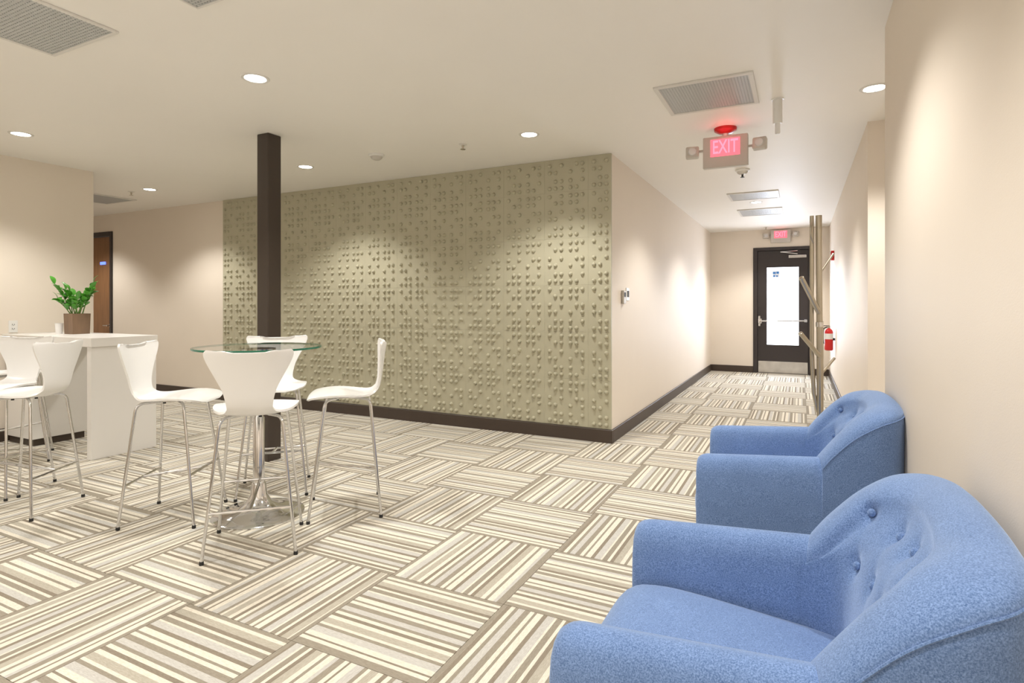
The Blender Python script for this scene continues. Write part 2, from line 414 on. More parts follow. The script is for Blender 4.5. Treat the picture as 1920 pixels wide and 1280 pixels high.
bm = bmesh.new(); box(bm, a0+.01, a0+.075, YE-.06, YE+.02, .95, 1.05, bev=.012); box(bm, a0+.012, a0+.05, YE-.03, YE+.02, .90, 1.10, bev=.01); obj('latch_case', bm, M['chrome'], leaf, True)
obj('bar_bracket', bx(a1-.07, a1-.02, YE-.055, YE+.02, .985, 1.04, bev=.006), M['chrome'], leaf)
obj('door_closer', bx(-.20, .10, YE-.045, YE+.02, 2.185, 2.24, bev=.008), M['chrome'], leaf)
bm = bmesh.new(); tube(bm, [(-.05, YE-.03, 2.26), (-.34, YE-.06, 2.30)], .009, 8); tube(bm, [(-.34, YE-.06, 2.30), (-.05, YE-.035, 2.318)], .009, 8); obj('closer_arm', bm, M['chrome'], leaf, True)
obj('threshold', bx(DX0, DX1, YE-.02, YE+.12, .0, .012), M['kick'], d)
struct('ground_outside', bx(-6, 6, YE+.13, YE+9, -.12, -.02), mat('pale_paving', (.62,.58,.53), .8), 'pale paving outside the glazed door')
# wooden door of the left passage ----------------------
d = struct('door_1', bx(LX1-.05, LX1, YF-.025, YF+.08, 0, LZ, bev=.003, seg=1), M['doorpaint'], 'brown wooden door in a dark frame in the left passage')
obj('door_jamb', bx(LX0, LX0+.05, YF-.025, YF+.08, 0, LZ, bev=.003, seg=1), M['doorpaint'], d)
obj('door_head', bx(LX0+.05, LX1-.05, YF-.025, YF+.08, LZ-.07, LZ, bev=.003, seg=1), M['doorpaint'], d)
leaf = obj('door_leaf', bx(LX0+.053, LX1-.053, YF+.03, YF+.072, .01, LZ-.073, bev=.002, seg=1), M['wood'], d)
obj('lit_sign', bx(-10.10, -9.96, YF+.018, YF+.03, 1.955, 2.0, bev=.003), M['bluelit'], leaf)
bm = bmesh.new(); lathe(bm, [(0, 0), (.026, 0), (.026, .008), (.012, .012), (.012, .05), (0, .05)], 16)
bmesh.ops.rotate(bm, verts=bm.verts, matrix=Matrix.Rotation(PI/2, 3, 'X')); tube(bm, [(0, -.045, 0), (-.11, -.045, 0)], .009, 8)
obj('door_handle', bm, M['chrome'], leaf, True, loc=(LX1-.13, YF+.03, .98))

# ================================================================== CEILING FIXTURES
def downlight(x, y, label, spot=True):
    t = thing('downlight', label, 'ceiling light', (x, y, CE), 0, 'recessed downlights')
    obj('trim_ring', TRIM, None, t); obj('lamp_lens', LENS, None, t)
    if spot:
        l = light('ceiling_spot', 'SPOT', (x, y, CE-.03), SPOT_W, SPOT_COL, spot_size=R_(122), spot_blend=.55, shadow_soft_size=.075)
    return t
R_ = math.radians
TRIM = mesh_of(lt([(.064, -.002), (.067, -.005), (.082, -.005), (.087, -.001), (.087, 0), (.060, 0), (.060, -.002), (.064, -.002)], 36), 'trim_ring', True, .6); TRIM.materials.append(M['ventf'])
LENS = mesh_of(lt([(0, -.004), (.04, -.0038), (.063, -.002), (.063, -.0005), (0, -.0005)], 36), 'lamp_lens', True); LENS.materials.append(M['lamp'])
DL = [(-3.08, 2.52, 'round downlight in the ceiling above the glass table'),
      (-5.84, 2.46, 'round downlight in the ceiling above the counter end'),
      (-2.04, 4.386, 'round downlight before the right end of the dotted wall'),
      (-4.59, 4.37, 'round downlight just right of the dark column'),
      (-7.22, 4.36, 'round downlight in the left passage beside the sprinkler'),
      (.437, 4.47, 'round downlight half hidden by the right wall edge'),
      (-.554, 8.71, 'small far downlight between the two corridor vents'),
      (-.56, 6.30, 'round downlight hidden above the emergency exit sign')]
for x, y, lb in DL: downlight(x, y, lb)
for (x, y) in ((-.42, 2.48), (-5.84, .55), (-3.08, .55), (-.42, .55), (-5.84, -1.6), (-3.08, -1.6), (-.42, -1.6), (-.55, 10.9), (-9.8, 4.36), (2.2, 4.4)):  # added unseen spots without fixtures, to brighten the room
    light('ceiling_spot', 'SPOT', (x, y, CE-.03), SPOT_W, SPOT_COL, spot_size=R_(122), spot_blend=.55, shadow_soft_size=.075)
def vent(x0, x1, y0, y1, label, frame=.03, rz=0, perforated=True):
    cx, cy = (x0+x1)/2, (y0+y1)/2; W, H = (x1-x0)/2, (y1-y0)/2
    t = thing('ceiling_vent', label, 'vent', (cx, cy, CE), 0, 'square ceiling vents')
    bm = bmesh.new(); f = frame
    box(bm, -W, W, -H, -H+f, -.012, 0, bev=.002, seg=1); box(bm, -W, W, H-f, H, -.012, 0, bev=.002, seg=1)
    box(bm, -W, -W+f, -H+f, H-f, -.012, 0, bev=.002, seg=1); box(bm, W-f, W, -H+f, H-f, -.012, 0, bev=.002, seg=1)
    obj('vent_frame', bm, M['ventf'], t)
    # perforated face: a lattice of thin bars before a sheet painted as the duct's shadow
    bm = bmesh.new(); n = 30
    for k in range(n+1):
        u = -W+f+(2*W-2*f)*k/n; v = -H+f+(2*H-2*f)*k/n
        box(bm, u-.0062, u+.0062, -H+f, H-f, -.0075, -.004); box(bm, -W+f, W-f, v-.0062, v+.0062, -.0077, -.0042)
    o = obj('perforated_plate', bm, M['vent'], t); o['kind'] = 'stuff'
    obj('shadow_sheet', bx(-W+f, W-f, -H+f, H-f, -.003, -.001), M['ductd'], t)
    return t
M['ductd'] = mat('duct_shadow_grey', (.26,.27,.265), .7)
vent(-.87, -.26, 3.80, 4.41, 'grey perforated ceiling vent nearest the exit sign')
vent(-.855, -.245, 7.88, 8.43, 'grey ceiling vent in the corridor, nearer of the far pair')
vent(-.86, -.24, 9.29, 9.97, 'grey ceiling vent in the corridor, farther of the far pair')
vent(-3.82, -3.19, 1.16, 1.77, 'large grey ceiling vent at the upper corner of the lounge', .02)
vent(-2.592, -1.98, 1.185, 1.795, 'grey ceiling vent whose tip shows at the top edge', .01)
vent(-8.80, -8.10, 4.05, 4.72, 'grey ceiling vent in the left passage')
def sprinkler(x, y, label):
    t = thing('sprinkler', label, 'sprinkler', (x, y, CE), 0, 'pendant sprinklers')
    obj('escutcheon', lt([(0, 0), (.038, 0), (.038, -.003), (.018, -.010), (0, -.010)], 24), M['ventf'], t, True)
    obj('head', lt([(0, -.008), (.011, -.008), (.009, -.028), (.004, -.045), (0, -.045)], 12), M['brushed'], t, True)
    obj('deflector', lt([(0, -.045), (.022, -.045), (.024, -.048), (0, -.050)], 16), M['brushed'], t, True)
sprinkler(-2.69, 4.384, 'small sprinkler above the middle of the dotted wall')
sprinkler(-7.57, 4.342, 'small sprinkler in the left passage')
sprinkler(-.568, 11.55, 'tiny far sprinkler before the glazed door')
def detector(x, y, label, stem=False):
    t = thing('smoke_detector', label, 'smoke detector', (x, y, CE), 0, 'smoke detectors')
    obj('detector_base', lt([(0, 0), (.075, 0), (.075, -.012), (.062, -.02), (0, -.02)], 28), M['plastic'], t, True)
    obj('sensing_head', lt([(.058, -.02), (.05, -.036), (.034, -.048), (0, -.05)], 28), M['plasticg'], t, True)
    if stem: obj('deflector', lt([(0, -.05), (.01, -.05), (.01, -.075), (.022, -.078), (.022, -.081), (0, -.083)], 12), M['dark'], t, True)
detector(-3.618, 4.326, 'round cream smoke detector above the dotted wall')
detector(-.551, 6.55, 'round detector with dark tip just behind the exit sign', True)
# white cylinder hanging from ceiling
t = thing('pendant_sensor', 'white tube fixture hanging from the ceiling near the exit sign', 'sensor', (-.143, 4.41, CE))
obj('mount_plate', lt([(0, 0), (.042, 0), (.042, -.006), (0, -.006)], 24), M['plastic'], t, True)
obj('tube_body', lt([(0, -.006), (.031, -.006), (.031, -.165), (.027, -.17), (0, -.17)], 24), M['plastic'], t, True)
obj('tube_tip', lt([(0, -.17), (.017, -.17), (.017, -.235), (.012, -.243), (0, -.245)], 20), M['label'], t, True)
# exit signs ------------------------------------------
def text_mesh(s, size, depth):
    cu = bpy.data.curves.new('t', 'FONT'); cu.body = s; cu.size = size; cu.align_x = 'CENTER'; cu.align_y = 'CENTER'; cu.extrude = depth; cu.offset = size*.012
    o = bpy.data.objects.new('t', cu); dg = bpy.context.evaluated_depsgraph_get()
    C.objects.link(o); bpy.context.view_layer.update()
    me = bpy.data.meshes.new_from_object(o.evaluated_get(bpy.context.evaluated_depsgraph_get()))
    bpy.data.objects.remove(o); return me
def exit_sign(x, y, z, W, H, rz, label, canopy=True, glow=True):
    t = thing('exit_sign', label, 'exit sign', (x, y, z), rz, 'lit exit signs')
    body = bx(-W/2, W/2, -.025, .025, -H/2, H/2, bev=.008)
    bo = obj('sign_housing', body, M['plasticg'], t)
    fz = H*.13
    obj('lit_face', bx(-W*.33, W*.33, -.028, -.024, fz-H*.28, fz+H*.28, bev=.002, seg=1), M['exitface'], bo)
    me = text_mesh('EXIT', H*.60, .0015); me.materials.clear(); me.materials.append(M['exit'])
    lo = obj('lettering', me, None, bo, loc=(0, -.030, fz), rot=(PI/2, 0, 0)); lo.scale = (W*.60/(H*1.30), 1, 1)
    for s in (-1, 1):
        h = obj('emergency_lamp', bx(-.052, .052, -.03, .03, -.048, .048, bev=.012), M['plasticg'], t, loc=(s*(W/2+.085), -.01, H*(.10+.03*s)), rot=(R_(-10), 0, s*R_(-8)))
        obj('lamp_lens', lt([(0, .0), (.034, 0), (.03, .008), (0, .012)], 20), M['bulb'], h, True, loc=(0, -.03, 0), rot=(PI/2, 0, 0))
        obj('lamp_arm', tb([(s*(W/2-.004), 0, H*.1), (s*(W/2+.04), -.005, H*.1)], .010, 10), M['plasticg'], t, True)
    if canopy:
        obj('canopy', lt([(0, CE-z), (.088, CE-z), (.086, CE-z-.02), (.05, CE-z-.042), (0, CE-z-.046)], 32), M['canopyglow'], t, True)['label'] = 'round ceiling canopy with the red light of the sign in its colour'
        obj('stem', lt([(0, CE-z-.03), (.022, CE-z-.03), (.022, H/2-.005), (0, H/2-.005)], 16), M['plastic'], t, True)
    if glow:
        light('exit_letters_glow', 'POINT', (x, y, CE-.055), .22, (1, .05, .06), shadow_soft_size=.05)
        light('exit_letters_glow', 'POINT', (x+.02, y-.14, z+.10), .15, (1, .08, .10), shadow_soft_size=.05)
    return t
exit_sign(-.545, 4.95, 2.552, .345, .255, 0, 'red lettered exit sign with two emergency lamps hanging from the ceiling')
exit_sign(-.335, YE-.03, 2.60, .34, .24, 0, 'far exit sign on the wall above the glazed door', False, False)

# ================================================================== WALL FITTINGS
t = thing('wall_outlet', 'white double socket outlet on the wall above the counter', 'outlet', (XL, 2.81, 1.10))
obj('cover_plate', bx(0, .006, -.036, .036, -.058, .058, bev=.002, seg=1), M['plastic'], t)
for s in (-1, 1):
    so = obj('socket', bx(.005, .008, -.017, .017, s*.02-.014, s*.02+.014, bev=.001, seg=1), M['plastic'], t)
    bm = bmesh.new(); box(bm, .0075, .0092, -.010, -.006, s*.02-.006, s*.02+.007); box(bm, .0075, .0092, .006, .010, s*.02-.006, s*.02+.006); box(bm, .0075, .0092, -.003, .003, s*.02-.011, s*.02-.006)
    obj('slot', bm, M['dark'], so)
t = thing('thermostat', 'small white thermostat on the corridor wall by the dotted wall', 'thermostat', (XC, 5.66, 1.39))
obj('case', bx(0, .028, -.045, .045, -.07, .065, bev=.006), M['plasticg'], t)
obj('display', bx(.027, .030, -.03, .03, .0, .045), M['dark'], t)
t = thing('wall_switch', 'small white switch plate with dark buttons beside the thermostat', 'switch', (XC, 5.84, 1.42))
obj('plate', bx(0, .008, -.055, .055, -.065, .065, bev=.003), M['plastic'], t)
obj('button', bx(.007, .013, -.025, .03, -.03, .035, bev=.002, seg=1), M['dark'], t)
# fire extinguisher
t = thing('fire_extinguisher', 'red fire extinguisher hanging on the corridor wall by the door', 'fire extinguisher', (XR2-.085, 10.0, .615)); t.scale = (.86, .86, .86)
obj('cylinder', lt([(0, .01), (.05, .0), (.066, .012), (.068, .03), (.068, .33), (.055, .365), (.028, .385), (.022, .40), (0, .40)], 28), M['red'], t, True)
obj('label_plate', lt([(.0685, .20), (.0692, .20), (.0692, .30), (.0685, .30)], 28), M['label'], t, True)
bpy.context.view_layer.update()
v = obj('valve', bx(-.02, .02, -.02, .02, .395, .435, bev=.004), M['brushed'], t)
obj('lever', bx(-.085, .01, -.01, .01, .43, .442, bev=.002, seg=1), M['dark'], v)
obj('hose', tb(bend([(-.02, 0, .415), (-.085, -.02, .39), (-.09, -.04, .2), (-.078, -.04, .12)], .05), .010, 8), M['rubber'], t, True)
obj('bracket', bx(.06, .095, -.03, .03, .18, .22), M['dark'], t)
t = thing('fire_alarm', 'small red fire alarm sounder high on the corridor right wall', 'fire alarm', (XR2, 10.3, 2.08))
obj('case', bx(-.045, 0, -.055, .055, -.075, .075, bev=.006), M['red'], t)
obj('strobe', bx(-.06, -.044, -.035, .035, .02, .055, bev=.004), M['bulb'], t)

# ================================================================== COUNTER
t = thing('bar_counter', 'white waterfall bar counter standing out from the left wall', 'counter', (0,0,0))
obj('countertop', bx(XL+.002, -5.30, 2.718, 3.275, .955, 1.032, bev=.003, seg=2), M['counter'], t)
obj('end_panel', bx(-5.375, -5.312, 2.724, 3.269, .006, .955, bev=.002, seg=1), M['counter'], t)
sp = obj('support_box', bx(-6.78, -6.30, 2.74, 3.20, .07, .955, bev=.003, seg=1), M['counter'], t)
obj('plinth', bx(-6.76, -6.32, 2.76, 3.18, .006, .07), M['base'], t)
# planter on the counter
ZC = 1.032
t = thing('potted_plant', 'green leafy plant in a brown square planter on the counter', 'potted plant', (-6.225, 3.07, ZC), 0)
bm = bmesh.new(); s = .078; h = .195
vsb = []
for (zz, k) in ((0, .94), (h, 1.0), (h, .90), (h-.03, .89)):
    vsb.append([bm.verts.new((sx*s*k, sy*s*k, zz)) for sx, sy in ((-1,-1),(1,-1),(1,1),(-1,1))])
for q in range(3):
    for k in range(4): bm.faces.new((vsb[q][k], vsb[q][(k+1)%4], vsb[q+1][(k+1)%4], vsb[q+1][k]))
bm.faces.new(vsb[0][::-1]); bm.faces.new(vsb[3])
obj('planter', bm, M['pot'], t)
obj('soil', bx(-s*.87, s*.87, -s*.87, s*.87, h-.032, h-.018), M['soil'], t)
def leaf_bm(Ln, Wd):
    bm = bmesh.new(); n = 6; rows = []
    for i in range(n+1):
        u = i/n; wv = Wd*math.sin(PI*min(1, u*.97+.015))**.8; zz = .18*Ln*math.sin(u*PI*.9)
        rows.append([bm.verts.new((u*Ln, -wv/2, zz+.12*wv)), bm.verts.new((u*Ln, 0, zz)), bm.verts.new((u*Ln, wv/2, zz+.12*wv))])
    for i in range(n):
        for k in range(2): bm.faces.new((rows[i][k], rows[i+1][k], rows[i+1][k+1], rows[i][k+1]))
    me = mesh_of(bm, 'leaf', True); me.materials.append(M['leaf']); return me
leaves = [leaf_bm(.092, .046), leaf_bm(.074, .040)]
rr = random.Random(4)
# each frond: foot, tip (local), as seen from the room: left cluster leaning left, right cluster leaning right
fr = [((-.04,-.02), (-.19,-.10,.475)), ((-.03,.0), (-.12,-.04,.42)), ((-.02,-.03), (-.03,-.05,.40)), ((-.05,.03), (-.17,.05,.36)),
      ((.0,.01), (.02,.05,.36)), ((.03,.0), (.13,.08,.485)), ((.04,-.02), (.17,.04,.42)), ((.02,.03), (.08,.10,.43)), ((-.01,-.04), (-.10,-.12,.32)), ((.03,-.03), (.09,-.04,.33))]
for (f0, tp) in fr:
    a = Vector((f0[0], f0[1], h-.03)); b_ = Vector(tp); mid = Vector((a.x*.5+b_.x*.5-(b_.x-a.x)*.18, a.y*.5+b_.y*.5-(b_.y-a.y)*.18, a.z*.45+b_.z*.55))
    pts = [a*(1-u)**2+mid*2*u*(1-u)+b_*u*u for u in [k/8 for k in range(9)]]
    st = obj('stem', tb(pts, .005, 7, rad=[.006-.0005*k for k in range(9)]), M['stem'], t, True)
    for k in range(3, 9):
        for sgn in (-1, 1):
            if k == 8 and sgn == 1: continue
            p = pts[k]; tg = (pts[k]-pts[k-1]).normalized(); az = math.atan2(tg.y, tg.x)+sgn*R_(62)+rr.uniform(-.4, .4)
            if k == 8: az = math.atan2(tg.y, tg.x)
            el = -R_(35)-rr.uniform(-.35, .35) if k < 8 else -R_(60)
            obj('leaf', leaves[k % 2], None, st, loc=p, rot=(rr.uniform(-.5, .5), el, az))
t = thing('cup', 'translucent white plastic cup beside the planter', 'cup', (-6.345, 2.975, ZC))
obj('cup_body', lt([(0, 0), (.026, 0), (.034, .10), (.0325, .10), (.025, .004), (0, .004)], 28), M['label'], t, True)
obj('rim', lt([(.0325, .098), (.0355, .098), (.0355, .103), (.0325, .103)], 28), M['plastic'], t, True)

# ================================================================== BAR TABLES
def bar_table(x, y, label):
    t = thing('bar_table', label, 'table', (x, y, .006), 0, 'round glass bar tables')
    obj('table_top', lt([(0, 1.034), (.3735, 1.034), (.3735, 1.046), (0, 1.046)], 72), M['glass'], t)['label'] = 'clear glass disc'
    obj('glass_rim', lt([(.3735, 1.034), (.375, 1.036), (.375, 1.044), (.3735, 1.046)], 72), M['greenedge'], t, True)
    obj('top_flange', lt([(0, 1.016), (.09, 1.016), (.10, 1.022), (.10, 1.0335), (0, 1.0335)], 40), M['chrome'], t, True)
    obj('pole', lt([(0, .05), (.034, .05), (.034, .60), (.027, .61), (.027, 1.02), (0, 1.02)], 32), M['chrome'], t, True)
    obj('pedestal_base', lt([(0, 0), (.268, 0), (.270, .006), (.262, .012), (.19, .024), (.12, .042), (.075, .072), (.05, .125), (.042, .19), (.036, .20), (0, .20)], 64), M['chrome'], t, True)
    return t
TT = bar_table(-3.03, 2.505, 'round glass-topped chrome bar table in front of the dark column')
T2 = bar_table(-4.885, 1.50, 'round glass-topped bar table cut by the left edge of the photo')

# ================================================================== STOOLS
def seat_shell():
    """moulded ply shell: flat seat, pinched waist, flaring back; local +x is forward"""
    # (x, z, half width, lateral curl)   from front lip to top of back
    P = [(.232,-.030,.085,.0), (.226,-.016,.145,-.004), (.20,.004,.190,-.008), (.15,.016,.212,-.010), (.08,.016,.218,-.004), (.0,.006,.212,.004),
         (-.07,-.006,.192,.010), (-.13,-.012,.155,.014), (-.172,.000,.122,.014), (-.198,.030,.108,.012), (-.212,.075,.113,.012), (-.220,.13,.128,.016),
         (-.228,.19,.157,.022), (-.236,.25,.188,.030), (-.243,.295,.207,.036), (-.246,.318,.209,.037), (-.247,.330,.196,.036)]
    nu, nv = 56, 17; bm = bmesh.new(); g = []
    def pt(u, v):
        x, z, wd, curl = cr(P, u)
        q = abs(v); yy = wd*(v)
        # lateral curl is taken along the surface normal
        x2, z2, _, _ = cr(P, min(1, u+.01)); x1, z1, _, _ = cr(P, max(0, u-.01))
        tx, tz = x2-x1, z2-z1; ln = math.hypot(tx, tz) or 1; nx, nz = -tz/ln, tx/ln
        if nz < 0 and u < .4: nx, nz = -nx, -nz
        c = curl*q*q
        # near the back the edges come forward, on the seat they turn gently up or down
        return Vector((x+(abs(nx))*c*1.0, yy, z+abs(nz)*c*(1 if u < .55 else 0)-(.014*(1-q*q) if u > .93 else 0)*(u-.93)/.07))
    top = [[pt(i/(nu-1), -1+2*j/(nv-1)) for j in range(nv)] for i in range(nu)]
    return top, nu, nv
def shell_mesh():
    top, nu, nv = seat_shell(); bm = bmesh.new(); th = .0115
    def nrm(i, j):
        a = top[min(i+1, nu-1)][j]-top[max(i-1, 0)][j]; b = top[i][min(j+1, nv-1)]-top[i][max(j-1, 0)]
        n = a.cross(b); return n.normalized()
    A = [[bm.verts.new(top[i][j]) for j in range(nv)] for i in range(nu)]
    s = 1 if nrm(10, 8).z < 0 else -1
    B = [[bm.verts.new(top[i][j]+nrm(i, j)*th*s) for j in range(nv)] for i in range(nu)]
    for i in range(nu-1):
        for j in range(nv-1):
            bm.faces.new((A[i][j], A[i][j+1], A[i+1][j+1], A[i+1][j])); bm.faces.new((B[i][j], B[i+1][j], B[i+1][j+1], B[i][j+1]))
    for i in range(nu-1):
        for j in (0, nv-1): bm.faces.new((A[i][j], A[i+1][j], B[i+1][j], B[i][j]))
    for j in range(nv-1):
        for i in (0, nu-1): bm.faces.new((A[i][j], A[i][j+1], B[i][j+1], B[i][j]))
    return mesh_of(bm, 'seat_shell', True, 1.2)
SH = shell_mesh(); SH.materials.append(M['white'])
ZS = .745; FX, FY = .212, .222     # seat height, half spread of the feet
LEGR = .0085
def make_stool(label):
    t = thing('bar_stool', label, 'stool', (0,0,.006), 0, 'white shell bar stools')
    sh = obj('seat_shell', SH, None, t, loc=(0, 0, ZS))
    md = sh.modifiers.new('r', 'BEVEL'); md.width = .003; md.segments = 2; md.limit_method = 'ANGLE'; md.angle_limit = 1.0
    hub = bmesh.new(); box(hub, -.07, .07, -.06, .06, ZS-.033, ZS-.012, bev=.004)
    obj('mounting_plate', hub, M['chrome'], t)
    for sx in (-1, 1):
        for sy in (-1, 1):
            top_x, top_y = sx*.135-.015, sy*.150
            pts = bend([(sx*.03, sy*.035, ZS-.026), (top_x, top_y, ZS-.030), (sx*FX, sy*FY, .012)], .045, 6)
            lg = obj('leg', tb(pts, LEGR, 10), M['chrome'], t, True)
            obj('foot_cap', lt([(0, 0), (.0105, 0), (.0115, .004), (.0105, .018), (0, .018)], 12), M['rubber'], lg, True, loc=(sx*FX, sy*FY, 0))
    def on(sx, sy, z):
        k = (ZS-.030-z)/(ZS-.030-.012); return Vector((sx*(.135+(FX-.135)*k)-.015*(1-k), sy*(.150+(FY-.150)*k), z))
    zb, zf = .245, .30
    obj('stretcher', tb([on(-1,-1,zb), on(-1,1,zb)], .008, 8), M['chrome'], t, True)
    obj('stretcher', tb([on(1,-1,zf), on(1,1,zf)], .008, 8), M['chrome'], t, True)
    obj('stretcher', tb([(on(-1,0,zb).x, 0, zb), (on(1,0,zf).x, 0, zf)], .008, 8), M['chrome'], t, True)
    for s in (-1, 1): obj('glide_screw', lt([(0, 0), (.009, 0), (.009, .018), (0, .018)], 10), M['rubber'], t, True, loc=(s*.05, s*.03, ZS-.045))
    return t
ST = [(-3.466, 2.251, 31, 'white bar stool facing the glass table from the counter side'),
      (-2.668, 2.185, 133, 'white bar stool with its back to the room, nearest the viewer'),
      (-3.335, 2.89, -46, 'white bar stool on the far side of the glass table by the column'),
      (-2.610, 2.82, 222, 'white bar stool seen in profile before the dotted wall'),
      (-4.44, 1.89, 209, 'white bar stool turned away beside the table at the left edge'),
      (-5.02, 1.99, -62, 'white bar stool partly cut by the left edge, its front to the viewer'),
      (-5.90, 2.47, 62, 'white bar stool tucked in at the counter')]
s0 = make_stool(ST[0][3]); index_kids()
for i, (x, y, a, lb) in enumerate(ST):
    o = s0 if i == 0 else copy_tree(s0)
    o.location = (x, y, .006); o.rotation_euler = (0, 0, R_(a)); o['label'] = lb

# ================================================================== ARMCHAIRS   local +x forward, origin at floor centre
HW = .405; HD = .41
def arm_mesh(sy):
    bm = bmesh.new(); w_ = .135; x0, x1 = -.135, HD; n = 22; rings = []
    def section(u, k):
        x = x0+(x1-x0)*u
        zt = .648-.038*u
        out = HW-.004*(1-u); inn = out-w_
        pr = [(inn+.012, .20), (inn+.004, .34), (inn, .46), (inn+.004, zt-.075), (inn+.018, zt-.030), (inn+.042, zt-.008), ((inn+out)/2+.004, zt), (out-.032, zt-.010), (out-.010, zt-.034), (out-.001, zt-.075), (out+.002, .45), (out-.004, .30), (out-.012, .18)]
        c = Vector((0, (inn+out)/2, .40))
        pts = []
        for (yy, zz) in pr:
            p = Vector((x, yy, zz))
            if k < 1:   # rounding of the front end
                p.y = c.y+(p.y-c.y)*(.72+.28*k); p.z = .20+(p.z-.20)*(.90+.10*k) if p.z > .3 else p.z
            pts.append(Vector((p.x, sy*p.y, p.z)))
        return pts
    us = [i/n for i in range(n)]+[1.0]
    ends = [.0, .28, .55, .8, .95]
    rr_ = .055
    seq = [(u*(1-rr_/(x1-x0)), 1.) for u in [i/14 for i in range(15)]]
    for a in (15, 30, 45, 60, 75, 90):
        s_ = math.sin(R_(a)); c_ = math.cos(R_(a)); seq.append((1-rr_/(x1-x0)*(1-s_), c_**.8 if c_ > 1e-4 else 0))
    for (u, k) in seq: rings.append([bm.verts.new(p) for p in section(u, k)])
    m_ = len(rings[0])
    for i in range(len(rings)-1):
        for k in range(m_): bm.faces.new((rings[i][k], rings[i][(k+1) % m_], rings[i+1][(k+1) % m_], rings[i+1][k]))
    bm.faces.new(rings[0][::-1]); bm.faces.new(rings[-1])
    return mesh_of(bm, 'arm', True, 1.1)
# back: half stations from the arm junction to the middle
#  outer plan x,y | inner plan at top x,y | inner plan at seat x,y | top z
BST = [(-.105, .405, -.085, .272, -.070, .268, .645),
       (-.150, .406, -.130, .268, -.105, .255, .705),
       (-.225, .404, -.190, .258, -.140, .238, .782),
       (-.310, .396, -.240, .238, -.162, .208, .838),
       (-.378, .358, -.280, .200, -.174, .165, .862),
       (-.418, .275, -.305, .145, -.180, .112, .873),
       (-.428, .150, -.315, .075, -.184, .055, .882),
       (-.430, .0, -.318, .0, -.185, .0, .885)]
FULL = [(a, -b, c, -d_, e, -f, g) for (a, b, c, d_, e, f, g) in BST]+[q for q in BST[:-1]][::-1]
BUT = [(y_, z_) for z_, ys in ((.765, (-.235, -.12, 0, .12, .235)), (.648, (-.18, -.06, .06, .18))) for y_ in ys]
def back_pt(u, v):
    """u around the back, v around the section: 0 outer foot .. 1 inner foot"""
    ox, oy, ix, iy, sx, sy, zt = cr(FULL, u)
    O = Vector((ox, oy)); I = Vector((ix, iy)); B = Vector((sx, sy))
    md = (O+I)/2
    sec = [((O*.94+B*.06), .18), ((O*.97+B*.03), .38), (O, zt*.55+.18*.45), (O+(O-I)*.03, zt-.11), (O+(O-I)*.02, zt-.045), (O*.96+I*.04, zt-.018), (O*.76+I*.24, zt-.002), (md*.9+I*.1, zt), (O*.22+I*.78, zt-.010), (I, zt-.036),
           (I*.98+B*.02+(I-O)*.10, zt-.085), (I*.34+B*.66+(I-O)*.11, .56+(zt-.56)*.35), (B*.90+I*.10+(I-O)*.07, .50), (B, .40), (B, .30)]
    k = cr([(p.x, p.y, z) for p, z in sec], v); return Vector(k)
CREASE = [(0, 5), (1, 5), (1, 6), (2, 6), (2, 7), (3, 7), (3, 8), (4, 8)]
def back_mesh():
    nu, nv = 132, 84; g = [[back_pt(i/(nu-1), j/(nv-1)) for j in range(nv)] for i in range(nu)]
    spots = []
    for (y_, z_) in BUT:
        best = None
        for i in range(nu):
            for j in range(int(nv*.6), nv):
                dd = (g[i][j].y-y_)**2+(g[i][j].z-z_)**2
                if best is None or dd < best[0]: best = (dd, i, j)
        spots.append((best[1], best[2]))
    def nrm(i, j):
        a = g[min(i+1, nu-1)][j]-g[max(i-1, 0)][j]; b = g[i][min(j+1, nv-1)]-g[i][max(j-1, 0)]; return a.cross(b).normalized()
    cen = []
    for (i, j) in spots:
        n = nrm(i, j)
        if n.x < 0: n = -n
        cen.append((g[i][j].copy(), n))
    h = [[p.copy() for p in r] for r in g]
    for i in range(nu):
        for j in range(int(nv*.5), nv):
            for (c, n) in cen:
                dd = g[i][j]-c; q = dd.length
                if q < .12:
                    h[i][j] -= n*(.017*math.exp(-(q/.022)**2)+.006*math.exp(-(q/.05)**2))
            # soft creases joining neighbouring buttons of a row
            for (k0, k1) in CREASE:
                    a, b = cen[k0][0], cen[k1][0]; ab = b-a; t_ = max(0, min(1, (g[i][j]-a).dot(ab)/ab.length_squared))
                    q = (g[i][j]-(a+ab*t_)).length
                    if q < .06: h[i][j] -= cen[k0][1]*.0024*math.exp(-(q/.014)**2)
    bm = bmesh.new(); V = [[bm.verts.new(p) for p in r] for r in h]
    for i in range(nu-1):
        for j in range(nv-1): bm.faces.new((V[i][j], V[i+1][j], V[i+1][j+1], V[i][j+1]))
        bm.faces.new((V[i][nv-1], V[i+1][nv-1], V[i+1][0], V[i][0]))
    bm.faces.new(V[0][:]); bm.faces.new(V[-1][::-1])
    return mesh_of(bm, 'backrest', True, 1.2), [(c-n*.014, n) for c, n in cen]
BK, CEN = back_mesh()
AR = {s: arm_mesh(s) for s in (-1, 1)}
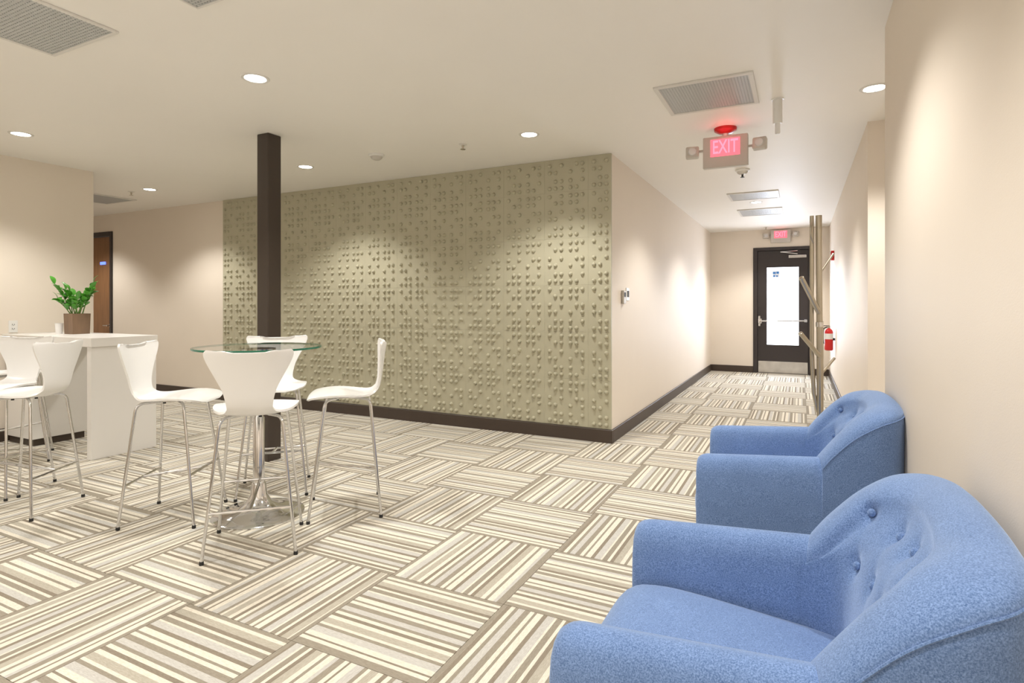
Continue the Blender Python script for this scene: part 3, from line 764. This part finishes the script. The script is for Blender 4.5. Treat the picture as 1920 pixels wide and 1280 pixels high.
def cushion():
    """seat pad: rounded slab, front edge bowed over"""
    x0, x1, yh = -.215, .435, .262; nx, ny = 26, 18; bm = bmesh.new()
    prof = [(x0, .30), (x0, .39), (x0+.03, .425), (-.10, .438), (.05, .452), (.20, .464), (.31, .466), (.38, .455), (.418, .425), (.436, .370), (.433, .300), (.425, .245), (.40, .22)]
    rows = []
    for i in range(31):
        x, z = cr(prof, i/30); r = []
        for j in range(ny+1):
            v = -1+2*j/ny; e = abs(v)**6
            r.append(bm.verts.new((x-.012*e*(1 if x > .3 else 0), yh*v, z-.022*e*(1 if z > .38 else .3)+.006*(1-v*v)*(1 if z > .38 else 0))))
        rows.append(r)
    for i in range(30):
        for j in range(ny): bm.faces.new((rows[i][j], rows[i+1][j], rows[i+1][j+1], rows[i][j+1]))
    bm.faces.new([r[0] for r in rows]); bm.faces.new([r[-1] for r in rows][::-1]); bm.faces.new(rows[0][:]+rows[-1][::-1])
    return mesh_of(bm, 'seat_cushion', True, 1.2)
CU = cushion()
for me in (BK, AR[-1], AR[1], CU): me.materials.append(M['fabric'])
def make_armchair(label):
    t = thing('armchair', label, 'armchair', (0,0,.006), 0, 'blue tufted armchairs')
    for s in (-1, 1): 
        a = obj('arm', AR[s], None, t)
    b = obj('backrest', BK, None, t)
    for (c, n) in CEN:
        q = n.to_track_quat('Z', 'Y').to_euler()
        obj('button', lt([(0, -.006), (.0085, -.004), (.0105, .001), (.0085, .006), (.004, .0085), (0, .009)], 14), M['fabric'], b, True, loc=c, rot=q)
    for s in (0, 1):   # welt along the outer edge of the top roll
        us = [k/40*.38 for k in range(41)] if s == 0 else [1-k/40*.38 for k in range(41)]
        pts = [back_pt(u, 4.25/14) for u in us]; obj('piping', tb([p+Vector((0, (.001 if p.y > 0 else -.001), 0)) for p in pts], .0032, 6), M['fabric'], b, True)
    obj('seat_cushion', CU, None, t)
    obj('seat_frame', bx(-.37, .395, -.275, .275, .16, .235, bev=.01), M['fabric'], t)
    for sx in (-1, 1):
        for sy in (-1, 1):
            obj('leg', tb([(sx*.31, sy*.30, .17), (sx*.355, sy*.335, .0)], .02, 12, rad=[.021, .013]), M['legwood'], t, True)
    return t
c0 = make_armchair('blue tufted armchair nearest the viewer, showing its seat'); index_kids()
c0.location = (-.070, 1.522, .006); c0.rotation_euler = (0, 0, PI)
c1 = copy_tree(c0); c1.location = (-.040, 3.165, .006); c1.rotation_euler = (0, 0, PI+R_(2.5)); c1['label'] = 'blue tufted armchair farther along the wall beside the coat tree'

# ================================================================== COAT TREE
t = thing('coat_tree', 'brushed metal coat tree of bent tubes behind the far armchair', 'coat tree', (.104, 4.155, .006))
KX, KY = .8937, .4486      # unit vector across the view, used only to lean the branches
def side(a, z, d=0): return (KX*a-KY*d*0-.4486*d, KY*a+.8937*d, z)
obj('base_disc', lt([(0, 0), (.16, 0), (.163, .006), (.155, .012), (.05, .02), (.03, .05), (0, .05)], 40), M['brushed'], t, True)
obj('pole', tb([side(.012, .04), side(.0, 1.875)], .0185, 16), M['brushed'], t, True)
obj('pole', tb([side(.0, .62, .01), side(-.022, .74, .02), side(-.034, 1.0, .02), side(-.034, 1.875, .02)], .0125, 14), M['brushed'], t, True)
obj('pole', tb([side(.030, .04, .03), side(.028, 1.20, .03)], .0165, 14), M['brushed'], t, True)
for (p, q, r_) in ((side(-.010, 1.255, -.02), side(-.150, 1.47, -.08), .0155), (side(-.006, .98, -.02), side(-.155, 1.125, -.08), .0135),
                   (side(.018, 1.50, .03), side(.145, 1.635, .10), .0075), (side(.02, .855, .02), side(.130, .955, .06), .0085)):
    b_ = obj('branch', tb([p, q], r_, 14), M['brushed'], t, True)
    obj('end_cap', lt([(0, -.004), (r_*1.05, -.004), (r_*1.05, .006), (r_*.6, .010), (0, .011)], 16), M['brushed'], b_, True, loc=q, rot=(Vector(q)-Vector(p)).to_track_quat('Z', 'Y').to_euler())
obj('hook', tb(bend([side(-.034, 1.70, .0), side(-.062, 1.74, -.02), side(-.062, 1.80, -.02), side(-.045, 1.83, -.01)], .02), .006, 8), M['brushed'], t, True)
obj('collar', tb([side(.004, 1.165), side(.003, 1.195)], .0215, 16), M['chrome'], t, True)
